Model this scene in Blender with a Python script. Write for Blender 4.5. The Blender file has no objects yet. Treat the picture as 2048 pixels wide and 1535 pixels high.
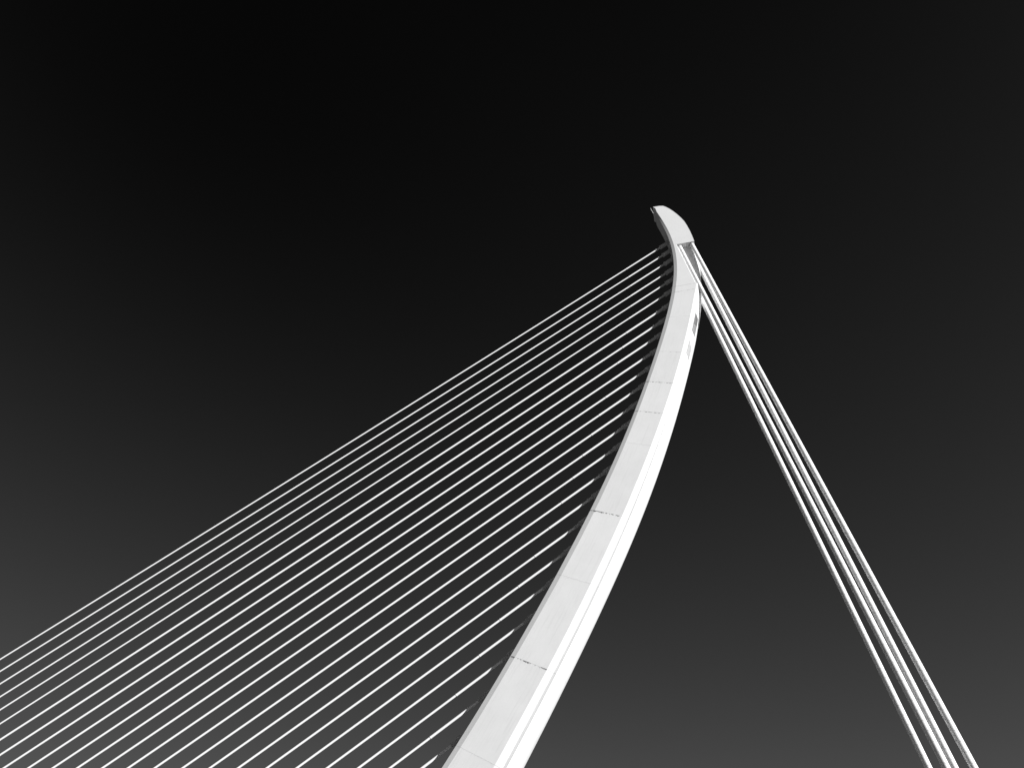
# Cable-stayed bridge pylon against a dark sky (black-and-white photograph).
# World: X = along the bridge (to the right in the picture, towards the back stays), Y = away from the camera, Z = up, metres.
import bpy, bmesh, math, random
from mathutils import Vector, Matrix
random.seed(7)
R = math.radians
scene = bpy.context.scene
COL = scene.collection

# ------------------------------------------------------------------ camera
PITCH, YAW = 43.919, 12.928
cam_data = bpy.data.cameras.new("camera")
cam = bpy.data.objects.new("camera", cam_data)
COL.objects.link(cam)
cam.location = (0.0, -81.4, 1.7)
cam.rotation_euler = (R(90 + PITCH), 0, R(YAW))
cam_data.sensor_fit = 'HORIZONTAL'
cam_data.sensor_width = 36.0
cam_data.lens = 36.0 * 1500.0 / 2048.0
cam_data.clip_start = 0.1
cam_data.clip_end = 30000
scene.camera = cam

# ------------------------------------------------------------------ sky, sun, exposure
SUN_AZ, SUN_EL = 119.0, 16.0          # azimuth clockwise from +Y
world = bpy.data.worlds.new("World")
scene.world = world
world.use_nodes = True
nt = world.node_tree
bg = nt.nodes["Background"]
sky = nt.nodes.new("ShaderNodeTexSky")
sky.sky_type = 'NISHITA'
sky.sun_disc = False
sky.sun_elevation = R(SUN_EL)
sky.sun_rotation = R(SUN_AZ)
sky.air_density = 2.0
sky.dust_density = 1.0
sky.ozone_density = 1.0


def wmath(op, a, b):
    n = nt.nodes.new("ShaderNodeMath")
    n.operation = op
    for i, v in enumerate((a, b)):
        if isinstance(v, (int, float)):
            n.inputs[i].default_value = v
        else:
            nt.links.new(v, n.inputs[i])
    return n.outputs[0]


# black-and-white conversion with a red-filter channel mix (red kept, green and blue held back) and a film shoulder
sep = nt.nodes.new("ShaderNodeSeparateColor")
nt.links.new(sky.outputs[0], sep.inputs[0])
mix = wmath('SUBTRACT', wmath('SUBTRACT', sep.outputs[0], wmath('MULTIPLY', sep.outputs[1], 0.2)), wmath('MULTIPLY', sep.outputs[2], 0.45))
v = wmath('ADD', wmath('MULTIPLY', mix, 0.1), 0.0132)
v = wmath('MULTIPLY', wmath('POWER', wmath('MAXIMUM', v, 0.0), 0.7), 0.246)
v = wmath('DIVIDE', v, wmath('ADD', v, 1.0))
v = wmath('MULTIPLY', v, 10.0)
nt.links.new(v, bg.inputs[0])
bg.inputs[1].default_value = 0.1

sun_data = bpy.data.lights.new("sun", 'SUN')
sun_data.energy = 5.0
sun_data.angle = R(0.53)
sun_data.color = (1.0, 1.0, 1.0)
sun = bpy.data.objects.new("sun", sun_data)
COL.objects.link(sun)
sd = Vector((math.sin(R(SUN_AZ)) * math.cos(R(SUN_EL)), math.cos(R(SUN_AZ)) * math.cos(R(SUN_EL)), math.sin(R(SUN_EL))))
sun.rotation_euler = sd.to_track_quat('Z', 'Y').to_euler()
sun.location = (200, -200, 200)

vs = scene.view_settings
vs.view_transform = 'Standard'
vs.look = 'None'
vs.exposure = 0.46
vs.gamma = 1.0
vs.use_curve_mapping = False


# ------------------------------------------------------------------ materials
def principled(name):
    m = bpy.data.materials.new(name)
    m.use_nodes = True
    return m, m.node_tree, m.node_tree.nodes["Principled BSDF"]


def node(t, kind, **kw):
    n = t.nodes.new(kind)
    for k, val in kw.items():
        setattr(n, k, val)
    return n


def mth(t, op, a, b=None, clamp=False):
    n = t.nodes.new("ShaderNodeMath")
    n.operation = op
    n.use_clamp = clamp
    for i, val in enumerate((a, b)):
        if val is None:
            continue
        if isinstance(val, (int, float)):
            n.inputs[i].default_value = val
        else:
            t.links.new(val, n.inputs[i])
    return n.outputs[0]


def noise(t, vec, scale, detail=3.0, rough=0.55):
    n = t.nodes.new("ShaderNodeTexNoise")
    n.inputs["Scale"].default_value = scale
    n.inputs["Detail"].default_value = detail
    n.inputs["Roughness"].default_value = rough
    if vec is not None:
        t.links.new(vec, n.inputs["Vector"])
    return n.outputs["Fac"]


def remap(t, x, a, b, c=0.0, d=1.0):
    n = t.nodes.new("ShaderNodeMapRange")
    n.clamp = True
    t.links.new(x, n.inputs["Value"])
    for key, val in (("From Min", a), ("From Max", b), ("To Min", c), ("To Max", d)):
        n.inputs[key].default_value = val
    return n.outputs["Result"]


def combine(t, x, y, z):
    n = t.nodes.new("ShaderNodeCombineXYZ")
    for i, val in enumerate((x, y, z)):
        if isinstance(val, (int, float)):
            n.inputs[i].default_value = val
        else:
            t.links.new(val, n.inputs[i])
    return n.outputs[0]


def gray(t, x):
    return combine(t, x, x, x)


def painted_steel(name, base=0.8, rough=0.5, joints=False, ripple=0.05):
    m, t, b = principled(name)
    tc = node(t, "ShaderNodeTexCoord")
    obj = tc.outputs["Object"]
    big = remap(t, noise(t, obj, 0.35, 4), 0.3, 0.7, 0.965, 1.02)
    fine = remap(t, noise(t, obj, 6.0, 4), 0.3, 0.7, 0.985, 1.01)
    col = mth(t, 'MULTIPLY', mth(t, 'MULTIPLY', big, fine), base)
    if joints:
        uv = node(t, "ShaderNodeUVMap")
        uv.uv_map = "panel"
        s = node(t, "ShaderNodeSeparateXYZ")
        t.links.new(uv.outputs[0], s.inputs[0])
        u, d = s.outputs[0], s.outputs[1]           # metres round the section, metres below the joint
        at = node(t, "ShaderNodeAttribute")
        at.attribute_type = 'OBJECT'
        at.attribute_name = "wear"
        sd_ = node(t, "ShaderNodeAttribute")
        sd_.attribute_type = 'OBJECT'
        sd_.attribute_name = "seed"
        wear, seed = at.outputs["Fac"], sd_.outputs["Fac"]
        # flaked paint and rust flecks right under the welded joint
        line = mth(t, 'ADD', mth(t, 'MULTIPLY', noise(t, combine(t, u, 0.0, seed), 3.0, 5, 0.8), 0.85), -0.30)
        below = mth(t, 'GREATER_THAN', line, d)
        width = remap(t, noise(t, combine(t, u, 7.0, seed), 1.7, 5, 0.8), 0.485, 0.52)
        spn = node(t, "ShaderNodeAttribute")
        spn.attribute_type = 'OBJECT'
        spn.attribute_name = "plate_width"
        onside = mth(t, 'LESS_THAN', u, spn.outputs["Fac"])
        fleck = mth(t, 'MULTIPLY', mth(t, 'MULTIPLY', below, width), mth(t, 'MULTIPLY', wear, onside))
        hair = mth(t, 'MULTIPLY', mth(t, 'LESS_THAN', d, 0.03), 0.10)
        # thin run-off streaks hanging from the joint
        st = remap(t, noise(t, combine(t, u, mth(t, 'MULTIPLY', d, 0.10), seed), 9.0, 2), 0.66, 0.74)
        fade = remap(t, d, 0.0, 2.6, 1.0, 0.0)
        streak = mth(t, 'MULTIPLY', mth(t, 'MULTIPLY', st, fade), mth(t, 'MULTIPLY', wear, 0.16))
        # very faint long rain marks along the plate
        tone = mth(t, 'ADD', mth(t, 'MULTIPLY', mth(t, 'FRACT', mth(t, 'MULTIPLY', seed, 0.618)), 0.035), 0.975)   # each plate was painted a little differently
        rain = remap(t, noise(t, combine(t, mth(t, 'MULTIPLY', u, 1.0), mth(t, 'MULTIPLY', d, 0.05), seed), 5.0, 3), 0.52, 0.75, 1.0, 0.93)
        dark = mth(t, 'MAXIMUM', mth(t, 'MAXIMUM', fleck, hair), streak)
        keep = mth(t, 'SUBTRACT', 1.0, mth(t, 'MULTIPLY', dark, 0.9), True)
        col = mth(t, 'MULTIPLY', mth(t, 'MULTIPLY', mth(t, 'MULTIPLY', col, tone), keep), rain)
    t.links.new(gray(t, col), b.inputs["Base Color"])
    t.links.new(remap(t, noise(t, obj, 2.5, 3), 0.3, 0.7, rough - 0.06, rough + 0.08), b.inputs["Roughness"])
    b.inputs["Specular IOR Level"].default_value = 0.35
    bump = node(t, "ShaderNodeBump")
    bump.inputs["Strength"].default_value = ripple
    bump.inputs["Distance"].default_value = 0.02
    t.links.new(noise(t, obj, 1.3, 3), bump.inputs["Height"])
    t.links.new(bump.outputs[0], b.inputs["Normal"])
    return m


def concrete(name, base, scale):
    m, t, b = principled(name)
    tc = node(t, "ShaderNodeTexCoord")
    obj = tc.outputs["Object"]
    a = remap(t, noise(t, obj, scale, 6), 0.3, 0.7, 0.8, 1.15)
    c = remap(t, noise(t, obj, scale * 30, 4), 0.3, 0.7, 0.92, 1.06)
    t.links.new(gray(t, mth(t, 'MULTIPLY', mth(t, 'MULTIPLY', a, c), base)), b.inputs["Base Color"])
    b.inputs["Roughness"].default_value = 0.85
    return m


M_PLATE = painted_steel("white_painted_steel_plate", 0.69, 0.5, joints=True)
M_HEAD = painted_steel("white_painted_steel", 0.69, 0.5)
M_TUBE = painted_steel("white_cable_sheath", 0.88, 0.4, ripple=0.0)
M_SOCK = painted_steel("grey_anchor_steel", 0.5, 0.5)
M_RIB = painted_steel("grey_wound_strip", 0.55, 0.6, ripple=0.0)
M_METAL = painted_steel("galvanised_steel", 0.6, 0.4)
M_GROUND = concrete("pale_paving", 0.12, 0.02)
M_DECK = concrete("bridge_concrete", 0.4, 0.08)
M_ROAD = concrete("asphalt", 0.06, 0.1)


# ------------------------------------------------------------------ helpers
def link_mesh(name, bm, mat, parent=None, smooth=False):
    me = bpy.data.meshes.new(name)
    bm.normal_update()
    bm.to_mesh(me)
    bm.free()
    me.materials.append(mat)
    if smooth:
        for p in me.polygons:
            p.use_smooth = True
    o = bpy.data.objects.new(name, me)
    COL.objects.link(o)
    if parent is not None:
        o.parent = parent
        o.matrix_parent_inverse = Matrix.Identity(4)
    return o


def thing(name, label, cat, loc=(0, 0, 0), group=None):
    o = bpy.data.objects.new(name, None)
    o.empty_display_size = 0.5
    o.location = loc
    COL.objects.link(o)
    o["label"] = label
    o["category"] = cat
    if group:
        o["group"] = group
    return o


def local(parent, o):
    """geometry of o is in world metres: move it into its parent's frame"""
    o.data.transform(Matrix.Translation(-Vector(parent.location)))
    return o


def tube(bm, pts, rad, seg=16, caps=True):
    """round bar along pts; rad is one number or one per point"""
    n = len(pts)
    pts = [Vector(p) for p in pts]
    rads = rad if isinstance(rad, (list, tuple)) else [rad] * n
    rings = []
    side = Vector((0, 1, 0))
    for i, p in enumerate(pts):
        a, b = pts[max(i - 1, 0)], pts[min(i + 1, n - 1)]
        t = (b - a)
        if t.length < 1e-9:
            t = (pts[-1] - pts[0])
        t.normalize()
        s = (side - t * side.dot(t)).normalized()
        u = t.cross(s)
        rings.append([bm.verts.new(p + s * (rads[i] * math.cos(2 * math.pi * k / seg)) + u * (rads[i] * math.sin(2 * math.pi * k / seg))) for k in range(seg)])
    for i in range(n - 1):
        for k in range(seg):
            f = bm.faces.new((rings[i][k], rings[i][(k + 1) % seg], rings[i + 1][(k + 1) % seg], rings[i + 1][k]))
            f.smooth = True
    if caps:
        for r_, flip in ((rings[0], True), (rings[-1], False)):
            f = bm.faces.new(list(reversed(r_)) if flip else r_)
            for e in f.edges:
                e.smooth = False
    bmesh.ops.recalc_face_normals(bm, faces=bm.faces)


def sharp_tube(bm, profile, axis0, axis):
    """lathe: profile = [(distance along axis, radius)], hard steps"""
    seg = 24
    axis = Vector(axis).normalized()
    side = Vector((0, 1, 0))
    s = (side - axis * side.dot(axis)).normalized()
    u = axis.cross(s)
    rings = []
    for d, r_ in profile:
        c = Vector(axis0) + axis * d
        rings.append([bm.verts.new(c + s * (r_ * math.cos(2 * math.pi * k / seg)) + u * (r_ * math.sin(2 * math.pi * k / seg))) for k in range(seg)])
    for i in range(len(rings) - 1):
        for k in range(seg):
            f = bm.faces.new((rings[i][k], rings[i][(k + 1) % seg], rings[i + 1][(k + 1) % seg], rings[i + 1][k]))
            f.smooth = True
    for i, ring in enumerate(rings):
        for k in range(seg):
            e = bm.edges.get((ring[k], ring[(k + 1) % seg]))
            if e:
                e.smooth = False
    bm.faces.new(list(reversed(rings[0])))
    bm.faces.new(rings[-1])
    bmesh.ops.recalc_face_normals(bm, faces=bm.faces)


def box(bm, x0, x1, y0, y1, z0, z1):
    vsx = [bm.verts.new((x, y, z)) for z in (z0, z1) for y in (y0, y1) for x in (x0, x1)]
    for f in ((0, 2, 3, 1), (4, 5, 7, 6), (0, 1, 5, 4), (2, 6, 7, 3), (0, 4, 6, 2), (1, 3, 7, 5)):
        bm.faces.new([vsx[i] for i in f])


# ------------------------------------------------------------------ ground
GROUND_Z = 0.0
bm = bmesh.new()
N = 24
for i in range(N + 1):
    for j in range(N + 1):
        sx, sy = (i / N * 2 - 1), (j / N * 2 - 1)
        bm.verts.new((9000 * sx * abs(sx), 9000 * sy * abs(sy), GROUND_Z))
bm.verts.ensure_lookup_table()
for i in range(N):
    for j in range(N):
        a = i * (N + 1) + j
        bm.faces.new([bm.verts[k] for k in (a, a + N + 1, a + N + 2, a + 1)])
ground = link_mesh("ground", bm, M_GROUND)
ground["kind"] = "structure"

# ------------------------------------------------------------------ bridge deck (below the frame, carries pylon and cables)
DECK_Z = 8.0
deck = thing("bridge_deck", "pale concrete bridge deck under the pylon, below the cables", "bridge deck", (-60, 0, 0))
bm = bmesh.new()
prof = [(-16, DECK_Z), (-16, DECK_Z - .45), (-13, DECK_Z - .8), (-7, DECK_Z - 2.6), (7, DECK_Z - 2.6), (13, DECK_Z - .8), (16, DECK_Z - .45), (16, DECK_Z)]
rings = [[bm.verts.new((x, y, z)) for y, z in prof] for x in (-190, -120, -60, 0, 48)]
for a, b in zip(rings, rings[1:]):
    for k in range(len(prof)):
        bm.faces.new((a[k], a[(k + 1) % len(prof)], b[(k + 1) % len(prof)], b[k]))
bm.faces.new(rings[0])
bm.faces.new(list(reversed(rings[-1])))
bmesh.ops.recalc_face_normals(bm, faces=bm.faces)
local(deck, link_mesh("girder", bm, M_DECK, deck))
for s in (-1, 1):
    bm = bmesh.new()
    box(bm, -190, 48, min(s * 4.2, s * 12.5), max(s * 4.2, s * 12.5), DECK_Z + .004, DECK_Z + .06)
    local(deck, link_mesh("carriageway", bm, M_ROAD, deck))
    bm = bmesh.new()
    box(bm, -190, 48, s * 15.6 - .12, s * 15.6 + .12, DECK_Z, DECK_Z + 1.0)
    local(deck, link_mesh("parapet", bm, M_DECK, deck))
for x in (-186, -36, 40):
    bm = bmesh.new()
    box(bm, x - 2.5, x + 2.5, -6.2, 6.2, GROUND_Z, DECK_Z - 2.58)
    local(deck, link_mesh("pier", bm, M_DECK, deck))

# ------------------------------------------------------------------ pylon outline (longitudinal edges of the shaft as x(z))
POLY = {
    1: ([4.1389, 5.2656, -6.8237, -10.6008, 0.153, 3.0481, -5.9704, 19.562, -0.5597], 27.0, 119.4),   # front edge of front chamfer
    2: ([1.1401, 4.9388, -0.7477, -10.3273, -4.0415, 3.0069, -4.9796, 19.4058, 0.0151], 27.0, 118.0),  # front edge of side face
    3: ([1.7302, 3.102, 1.1459, -0.993, -6.2809, 18.6928, 3.7046], 27.0, 96.6),                        # rear edge of side face
    4: ([-1.4311, -1.3436, 0.2347, -5.371, 18.4055, 4.3177], 27.0, 96.6),                              # rear edge of bevel
    6: ([-5.6591, -11.2922, -3.6675, 2.9952, -4.8912, 17.427, 5.2181], 27.0, 97.6),                    # spine of rounded back
}


def pv(co, z):
    t_ = (z - 72.0) / 46.0
    r_ = 0.0
    for c in co:
        r_ = r_ * t_ + c
    return r_


def edge(k, z):
    co, a, b = POLY[k]
    if z < a:
        if k == 2 or k == 1:
            s = (pv(co, a + 4) - pv(co, a)) / 4
        else:
            s = (pv(co, a + 6) - pv(co, a)) / 6
        return pv(co, a) + s * (z - a)
    if z > b:
        s = pv(co, b) - pv(co, b - 1)
        return pv(co, b) + s * (z - b)
    return pv(co, z)


def half(z):
    return 1.6 + 0.4 * min(max((107 - z) / 82, 0), 1.25)


def slope2(z):
    return (edge(2, z + 1) - edge(2, z - 1)) / 2


def tilt(z2):
    f_ = 0.82
    if z2 > 86:
        f_ *= max(0.0, 1 - (z2 - 86) / 9.0)
    return math.tan(math.atan(slope2(z2)) * f_)


def section(z2):
    """closed ring of the shaft cut at the height z2 of the side's front edge (tilted with the shaft)"""
    x2 = edge(2, z2)
    tb = tilt(z2)

    def on(k):
        z = z2
        for _ in range(40):
            z = 0.5 * z + 0.5 * (z2 - (edge(k, z) - x2) * tb)
        return edge(k, z), z
    w = half(z2)
    x1, z1 = on(1)
    x3, z3 = on(3)
    x4, z4 = on(4)
    x6, z6 = on(6)
    x6 = max(x6, x4 + 0.36)
    g = 0.05 + 0.24 * min(1.0, max(0.0, (84 - z2) / 50))       # flat strip between bevel and rounded back
    zz = lambda x: z2 - (x - x2) * tb
    pts = [(x1, -(w - .17)), (x2, -w), (x3, -w), (x4, -(w - .30)), (x4 + .01, -(w - .335)), (x4 + g, -(w - .335)), (x4 + g + .01, -(w - .315))]
    wr, h = w - .315, x6 - x4 - g - .01
    p0, p3 = Vector((x4 + g + .01, -wr)), Vector((x6, 0))
    a0 = R(55)
    p1 = p0 + Vector((math.sin(a0), math.cos(a0))) * (h * .50)
    p2 = p3 + Vector((0, -1)) * (wr * .62)
    for i in range(1, 10):
        q = i / 9
        p = p0 * (1 - q) ** 3 + p1 * 3 * q * (1 - q) ** 2 + p2 * 3 * q * q * (1 - q) + p3 * q ** 3
        pts.append((p.x, p.y))
    near = [Vector((x, y, zz(x))) for x, y in pts]
    far = [Vector((p.x, -p.y, p.z)) for p in reversed(near[:-1])]
    return near + far


CORNERS = {0, 1, 2, 3, 4, 5, 6}

pylon = thing("bridge_pylon", "tall curved white steel bridge pylon bending back to a pointed head", "pylon", (edge(2, DECK_Z) + 3.5, 0, DECK_Z))


def loft(name, za, zb, mat, wear, seed, parent):
    n = max(2, int((zb - za) / 0.8))
    zs = [za + (zb - za) * i / n for i in range(n + 1)]
    rings_ = [section(z) for z in zs]
    bm_ = bmesh.new()
    uvl = bm_.loops.layers.uv.new("panel")
    V = [[bm_.verts.new(p) for p in r_] for r_ in rings_]
    cnt = len(V[0])
    uu = [0.0]
    mid = rings_[-1]
    for k in range(cnt):
        uu.append(uu[-1] + (mid[(k + 1) % cnt] - mid[k]).length)
    corner = set(CORNERS) | {cnt - c for c in CORNERS if c} | {cnt - 1}
    corner = {c % cnt for c in list(CORNERS) + [(cnt - 1) - c for c in CORNERS]}
    top = rings_[-1]
    for i in range(n):
        for k in range(cnt):
            k2 = (k + 1) % cnt
            f = bm_.faces.new((V[i][k], V[i][k2], V[i + 1][k2], V[i + 1][k]))
            f.smooth = True
            for lp in f.loops:
                for ii, kk, ui in ((i, k, k), (i, k2, k + 1), (i + 1, k2, k + 1), (i + 1, k, k)):
                    if lp.vert is V[ii][kk]:
                        lp[uvl].uv = (uu[ui], (top[kk] - rings_[ii][kk]).length)
    for k in corner:
        for i in range(n):
            e = bm_.edges.get((V[i][k], V[i + 1][k]))
            if e:
                e.smooth = False
    for ring, rev in ((V[0], True), (V[-1], False)):
        f = bm_.faces.new(list(reversed(ring)) if rev else ring)
        for lp in f.loops:
            lp[uvl].uv = (0, 5)
        for e in f.edges:
            e.smooth = False
    bmesh.ops.recalc_face_normals(bm_, faces=bm_.faces)
    o = link_mesh(name, bm_, mat, parent)
    o["wear"] = float(wear)
    o["seed"] = float(seed)
    o["plate_width"] = float(uu[2])
    return local(parent, o)


# welded segments: height of each joint on the side's front edge, and how badly the paint has flaked just below it
JOINTS = [DECK_Z - .3, 19.0, 28.73, 37.86, 47.35, 55.87, 66.09, 71.34, 76.59, 82.37, 89.44, 95.07, 96.35]
WEAR = [0, 0, 0.05, 0.85, 0.06, 0.9, 0.06, 0.6, 0.6, 0.2, 0.1, 0.3, 0.0]
GAP = 0.008
for i in range(len(JOINTS) - 1):
    loft("shaft_segment", JOINTS[i] + (GAP if i else 0), JOINTS[i + 1], M_PLATE, WEAR[i + 1], 3.7 * i + 1.3, pylon)

# --- shade of openings painted as grey patches on the rounded back below the slot
M_SHADE = painted_steel("painted_shade_mid", 0.19, 0.6)
M_SHADE_DARK = painted_steel("painted_shade_dark", 0.09, 0.6)
M_SHADE_PALE = painted_steel("painted_shade_pale", 0.33, 0.6)


def back_point(k, z):
    """point of the shaft surface at ring position k (may be fractional) and height z"""
    z2 = z
    k0 = int(k)
    for _ in range(30):
        sec = section(z2)
        p_ = sec[k0].lerp(sec[k0 + 1], k - k0)
        z2 += (z - p_.z)
    return p_


def shade_patch(left, right, k0, k1, mat):
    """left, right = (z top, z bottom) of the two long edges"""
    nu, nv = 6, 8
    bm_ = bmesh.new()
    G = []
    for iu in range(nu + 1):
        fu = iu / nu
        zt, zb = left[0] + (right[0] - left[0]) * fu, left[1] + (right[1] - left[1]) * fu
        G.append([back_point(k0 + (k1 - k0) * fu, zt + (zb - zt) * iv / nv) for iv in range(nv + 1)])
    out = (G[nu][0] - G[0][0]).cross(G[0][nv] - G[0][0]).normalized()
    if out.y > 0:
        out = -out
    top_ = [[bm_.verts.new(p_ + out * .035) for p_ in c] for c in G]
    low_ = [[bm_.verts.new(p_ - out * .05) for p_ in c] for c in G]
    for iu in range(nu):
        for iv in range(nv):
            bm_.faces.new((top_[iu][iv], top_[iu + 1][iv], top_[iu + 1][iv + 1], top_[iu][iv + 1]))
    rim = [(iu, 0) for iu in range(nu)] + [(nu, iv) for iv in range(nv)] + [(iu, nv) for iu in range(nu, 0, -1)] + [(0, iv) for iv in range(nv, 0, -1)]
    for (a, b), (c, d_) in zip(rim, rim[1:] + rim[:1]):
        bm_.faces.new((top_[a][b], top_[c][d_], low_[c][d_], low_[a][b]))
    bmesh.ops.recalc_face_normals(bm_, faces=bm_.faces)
    return local(pylon, link_mesh("painted_shade", bm_, mat, pylon))


shade_patch((89.75, 87.45), (88.75, 87.2), 6.2, 11.6, M_SHADE_DARK)
shade_patch((87.42, 85.95), (87.17, 85.1), 6.2, 11.6, M_SHADE)
shade_patch((83.9, 81.4), (82.6, 80.35), 6.2, 11.0, M_SHADE_PALE)

# --- slot below the head: slim central web between two side plates, where the back stays leave the pylon
SOFFIT = 107.3
ZLO = 96.38
WEB = 0.62


def xcut(z):
    return 10.44 + (SOFFIT - z) * 0.1305


def xrear(z):
    tab = [(90, 11.0), (93, 11.9), (95, 12.42), (96.4, 12.62), (98, 12.88), (101, 13.22), (103, 13.3), (107.6, 13.3)]
    for (a, xa), (b, xb) in zip(tab, tab[1:]):
        if a <= z <= b:
            return xa + (xb - xa) * (z - a) / (b - a)
    return tab[-1][1]


def strip_solid(name, zs, prof_fn, mat, parent, sharp=None):
    """closed horizontal rings stacked over zs"""
    bm_ = bmesh.new()
    V = [[bm_.verts.new(p) for p in prof_fn(z)] for z in zs]
    cnt = len(V[0])
    for i in range(len(zs) - 1):
        for k in range(cnt):
            f = bm_.faces.new((V[i][k], V[i][(k + 1) % cnt], V[i + 1][(k + 1) % cnt], V[i + 1][k]))
            f.smooth = True
            e = bm_.edges.get((V[i][k], V[i + 1][k]))
            e.smooth = False
    for ring in (list(reversed(V[0])), V[-1]):
        f = bm_.faces.new(ring)
        for e in f.edges:
            e.smooth = False
    bmesh.ops.recalc_face_normals(bm_, faces=bm_.faces)
    return local(parent, link_mesh(name, bm_, mat, parent))


zs = [92.5 + i * (107.5 - 92.5) / 24 for i in range(25)]


def web_prof(z):
    xf, xr = edge(2, z) + .5, xrear(z)
    c = .34
    q = [(xf, -WEB), (xr - c, -WEB), (xr - c + .05, -WEB + .02), (xr, -WEB + .30), (xr, WEB - .30), (xr - c + .05, WEB - .02), (xr - c, WEB), (xf, WEB)]
    return [Vector((x, y, z)) for x, y in q]


strip_solid("slot_web", zs, web_prof, M_HEAD, pylon)
zs = [ZLO + i * (SOFFIT + .1 - ZLO) / 20 for i in range(21)]
for s in (-1, 1):
    def cheek(z, s=s):
        w = half(z)
        xr = min(xcut(z), edge(3, min(z, 96.4)) + (z - 96.4 if z > 96.4 else 0) * 2)
        q = [(edge(1, z), -.02), (edge(1, z), -(w - .17)), (edge(2, z), -w), (xr - .10, -w), (xr, -w + .10), (xr, -WEB + .05), (xr - .4, -.02)]
        q = [(x, y if s < 0 else -y) for x, y in q]
        return [Vector((x, y, z)) for x, y in q]
    strip_solid("cheek_plate", zs, cheek, M_HEAD, pylon)

# --- head block: pointed, overhanging the slot
bm = bmesh.new()
hz = [SOFFIT + i * (117.8 - SOFFIT) / 16 for i in range(17)]
TIP = (8.0, 119.54)
f2 = [(edge(2, z), z) for z in hz] + [(8.35, 119.0), TIP]
f1 = [(edge(1, z), z) for z in hz] + [(8.2, 118.98), (TIP[0] - .03, TIP[1])]
rear = [(9.12, 119.48), (9.79, 119.27), (10.25, 118.75), (10.75, 118.02), (11.3, 117.0), (11.8, 115.9), (12.25, 114.75), (12.66, 113.45), (12.9, 112.2), (13.13, 110.55), (13.27, 109.0), (13.36, 107.6), (13.36, SOFFIT)]
side_poly = f2 + rear
HW = 1.6
A = [[bm.verts.new((x, s * HW, z)) for x, z in side_poly] for s in (-1, 1)]
Bv = [[bm.verts.new((x, s * (HW - .17), z)) for x, z in f1] for s in (-1, 1)]
bm.faces.new(A[0])
bm.faces.new(list(reversed(A[1])))
n2 = len(f2)
for i in range(n2 - 1):
    for s in (0, 1):
        bm.faces.new((A[s][i], A[s][i + 1], Bv[s][i + 1], Bv[s][i]))
    bm.faces.new((Bv[0][i], Bv[0][i + 1], Bv[1][i + 1], Bv[1][i]))
for i in range(n2 - 1, len(side_poly) - 1):
    bm.faces.new((A[0][i], A[0][i + 1], A[1][i + 1], A[1][i]))
bm.faces.new((A[0][n2 - 1], Bv[0][n2 - 1], Bv[1][n2 - 1], A[1][n2 - 1]))
bm.faces.new((A[0][-1], A[0][0], Bv[0][0], Bv[1][0], A[1][0], A[1][-1]))
bmesh.ops.recalc_face_normals(bm, faces=bm.faces)
head = local(pylon, link_mesh("pylon_head", bm, M_HEAD, pylon))
# plates under the overhang that take the back stays
for s in (-1, 1):
    for x0, x1 in ((11.42, 12.02), (12.06, 12.46)):
        bm = bmesh.new()
        y0, y1 = sorted((s * .64, s * 1.45))
        box(bm, x0, x1, y0, y1, SOFFIT - .07, SOFFIT - .005)
        o = local(pylon, link_mesh("soffit_plate", bm, M_HEAD, pylon))
# lightning rod on the tip
bm = bmesh.new()
tube(bm, [(8.05, 0, 119.3), (7.94, 0, 119.9), (7.67, 0, 121.63)], [.07, .055, .04], 10)
local(pylon, link_mesh("lightning_rod", bm, M_METAL, pylon))
bm = bmesh.new()
box(bm, 7.9, 8.5, -.25, .25, 119.5, 119.62)
local(pylon, link_mesh("rod_bracket", bm, M_METAL, pylon))

# ------------------------------------------------------------------ stay cables on the concave side
ORD = ["topmost", "second", "third", "fourth", "fifth", "sixth", "seventh", "eighth", "ninth", "tenth", "eleventh", "twelfth",
       "thirteenth", "fourteenth", "fifteenth", "sixteenth", "seventeenth", "eighteenth", "nineteenth", "twentieth",
       "twenty-first", "twenty-second", "twenty-third", "twenty-fourth", "twenty-fifth"]
# offset of every stay: height it would have at x = 0 (all parallel), from the left end at x = XA and near mid at x = XB
TAN = math.tan(R(32.9))
STAY_C = [103.87, 101.51, 99.11, 96.70, 94.34, 91.89, 89.16, 86.66, 84.17, 81.63, 79.16, 76.72, 74.26, 71.78, 69.25, 66.65,
          64.15, 61.60, 59.06, 56.46, 53.87, 51.25, 48.65, 46.05, 43.45]
STAY_XA = [-90.2, -89.3, -88.3, -87.3, -86.4, -85.4, -84.3, -83.2, -81.8, -78.2, -74.8, -71.4, -68.0, -64.5, -61.0, -57.3, -53.9,
           -50.3, -46.7, -43.1, -39.4, -35.8, -32.1, -28.4, -26.0]
SAG = 2.4e-4


def stay_z(i, x):
    xb = -28.5 + min(i, 24) * 0.12
    return STAY_C[i] + TAN * x + SAG / 2 * (x - STAY_XA[i]) * (x - xb)


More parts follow.
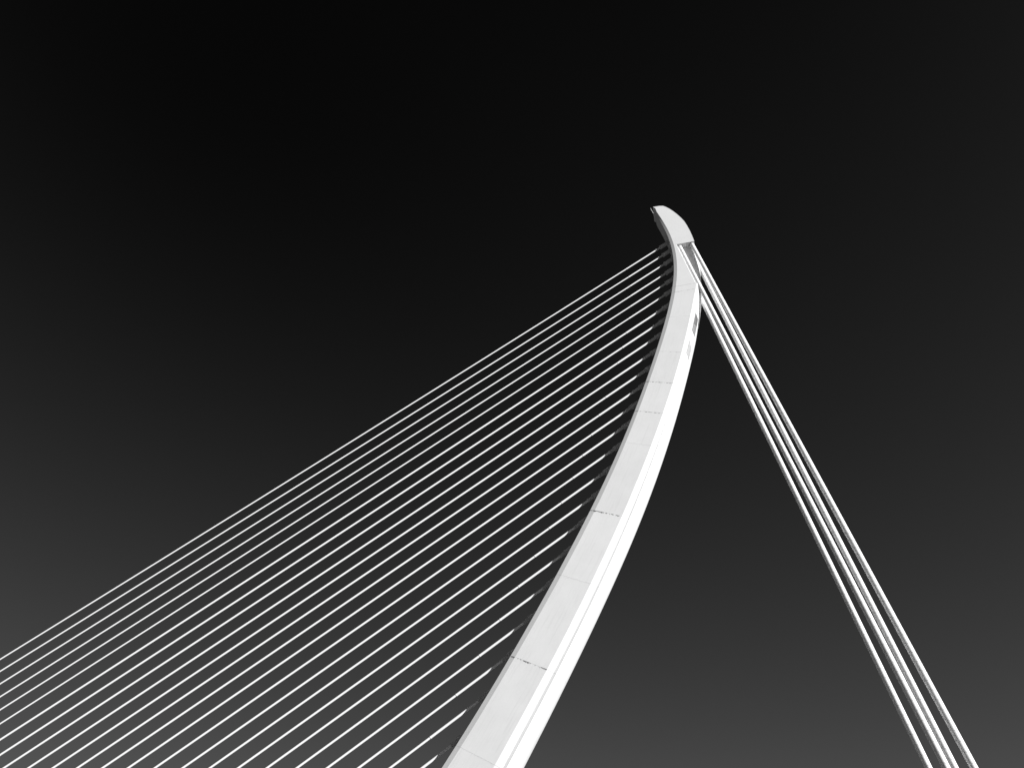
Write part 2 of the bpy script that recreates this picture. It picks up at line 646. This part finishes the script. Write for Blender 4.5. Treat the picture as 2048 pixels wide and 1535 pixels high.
for i in range(len(STAY_C)):
    # where it meets the front face of the pylon
    lo, hi = -60.0, 12.0
    x = 0.0
    for _ in range(80):
        x = .5 * x + .5 * edge(1, stay_z(i, x))
    xf, zf = x, stay_z(i, x)
    xe = xf
    while stay_z(i, xe) > DECK_Z:
        xe -= 0.5
    xe += 0.5 * (DECK_Z - stay_z(i, xe)) / max(1e-6, stay_z(i, xe + .5) - stay_z(i, xe))
    ax = Vector((-1, 0, -(stay_z(i, xf + .5) - stay_z(i, xf - .5)))).normalized()
    base = Vector((xf, 0, zf))
    thin = i < 6
    r = .099 if thin else .127
    if i == 0:
        look = "topmost white stay cable of the parallel row, anchored closest below the pylon head"
    elif i == 5:
        look = "sixth white stay cable from the top, last of the six slimmer ones"
    elif i == 6:
        look = "seventh white stay cable from the top, first of the thicker ones"
    elif i == 23:
        look = "twenty-fourth white stay cable from the top, short stub at the bottom edge by the pylon"
    elif thin:
        look = ORD[i] + " stay cable from the top, one of six slim ones left of the pylon"
    else:
        look = ORD[i] + " stay cable from the top in the parallel white row left of the pylon"
    st = thing("stay_cable", look, "cable", (xe, 0, DECK_Z), "parallel stay cables left of the pylon")
    big = (1.85 if i < 12 else 2.3)
    med = 2.85 if thin else 3.15
    rb, rm = (.33, .165) if thin else (.335, .225)
    # anchor socket standing on the front face
    bm = bmesh.new()
    sharp_tube(bm, [(-.7, rb), (big - .22, rb), (big - .20, rb + .025), (big, rb + .025)], base, ax)
    sk = local(st, link_mesh("anchor_socket", bm, M_SOCK, st))
    bm = bmesh.new()
    sharp_tube(bm, [(-.35, rb + .16), (.16, rb + .16)], base, ax)
    local(st, link_mesh("bearing_plate", bm, M_SOCK, sk))
    # transition sleeve
    bm = bmesh.new()
    sharp_tube(bm, [(big - .05, rm), (med - .12, rm), (med - .10, rm + .02), (med, rm + .02)], base, ax)
    local(st, link_mesh("transition_sleeve", bm, M_SOCK, st))

    def along(d):
        # point on the sagging cable d metres (measured along the axis) from the front face
        x_ = xf + ax.x * d
        return Vector((x_, 0, stay_z(i, x_)))
    coll = 9.45
    bm = bmesh.new()
    tube(bm, [along(med - .1 + (coll - med + .1) * k / 6) for k in range(7)], r * 1.13, 16)
    up_ = local(st, link_mesh("upper_sheath", bm, M_TUBE, st))
    bm = bmesh.new()
    p, q = along(coll + .02), along(coll - .10)
    sharp_tube(bm, [(0, r * 1.2), ((q - p).length, r * 1.2)], p, q - p)
    local(st, link_mesh("sheath_collar", bm, M_TUBE, up_))
    bm = bmesh.new()
    x0 = along(coll + .05).x
    n = 40
    pts = []
    for k in range(n + 1):
        x_ = x0 + (xe - x0) * k / n
        pts.append((x_, 0, stay_z(i, x_)))
    tube(bm, pts, r, 16)
    local(st, link_mesh("cable_sheath", bm, M_TUBE, st))
    bm = bmesh.new()
    e0 = Vector((xe, 0, DECK_Z - .05))
    sharp_tube(bm, [(0, .3), (1.4, .3), (1.45, .2), (2.2, .2)], e0, -ax)
    local(st, link_mesh("deck_anchor", bm, M_SOCK, st))

# ------------------------------------------------------------------ four back stays
BACK = [  # x at the soffit, x at the deck, side, label
    (10.90, 23.76, -1, "thick white back stay at the front of the near pair, crossing the pylon's side plate"),
    (12.97, 26.01, -1, "rightmost thick white back stay, from the rear corner of the pylon head"),
    (10.97, 23.70, 1, "leftmost thick white back stay, coming out from behind the pylon's rear edge"),
    (13.03, 26.00, 1, "third thick white back stay from the left, on the far side behind the pylon"),
]
for x_top, x_bot, s, look in BACK:
    st = thing("back_stay_cable", look, "cable", (x_bot, s * 2.68, DECK_Z), "thick back stay cables right of the pylon")
    top = Vector((x_top - .005, s * 1.1, 107.0))
    bot = Vector((x_bot - .005, s * 2.68, DECK_Z))
    d = (top - bot).normalized()
    rr = .335
    end = top + d * .36
    bm = bmesh.new()
    n = 30
    tube(bm, [bot.lerp(end, k / n) for k in range(n + 1)], rr, 32)
    sh = local(st, link_mesh("cable_sheath", bm, M_TUBE, st))
    # helical rib wound round the sheath
    bm = bmesh.new()
    side = Vector((0, 1, 0))
    a1 = (side - d * side.dot(d)).normalized()
    a2 = d.cross(a1)
    L = (end - bot).length - .4
    pitch, per = 0.95, 20
    turns = int(L / pitch)
    prev = None
    ph = random.random() * 6.28
    for k in range(turns * per + 1):
        an = -2 * math.pi * k / per + ph
        c = bot + d * (pitch * k / per)
        nrm = a1 * math.cos(an) + a2 * math.sin(an)
        tn = (d * (pitch / (2 * math.pi * rr)) - (a2 * math.cos(an) - a1 * math.sin(an))).normalized()
        bn = nrm.cross(tn)
        ring = [bm.verts.new(c + nrm * (rr - .01) + bn * -.026), bm.verts.new(c + nrm * (rr + .012) + bn * -.014),
                bm.verts.new(c + nrm * (rr + .012) + bn * .014), bm.verts.new(c + nrm * (rr - .01) + bn * .026)]
        if prev:
            for j in range(4):
                bm.faces.new((prev[j], prev[(j + 1) % 4], ring[(j + 1) % 4], ring[j]))
        prev = ring
    bmesh.ops.recalc_face_normals(bm, faces=bm.faces)
    local(st, link_mesh("helical_rib", bm, M_RIB, sh))
    # guide collar under the soffit and socket at the deck
    bm = bmesh.new()
    sharp_tube(bm, [(0, rr + .05), (.18, rr + .05)], top + d * .08, d)
    local(st, link_mesh("guide_collar", bm, M_SOCK, st))
    bm = bmesh.new()
    sharp_tube(bm, [(-.05, .62), (1.6, .62), (1.65, .5), (2.6, .5)], bot, d)
    local(st, link_mesh("deck_anchor", bm, M_SOCK, st))
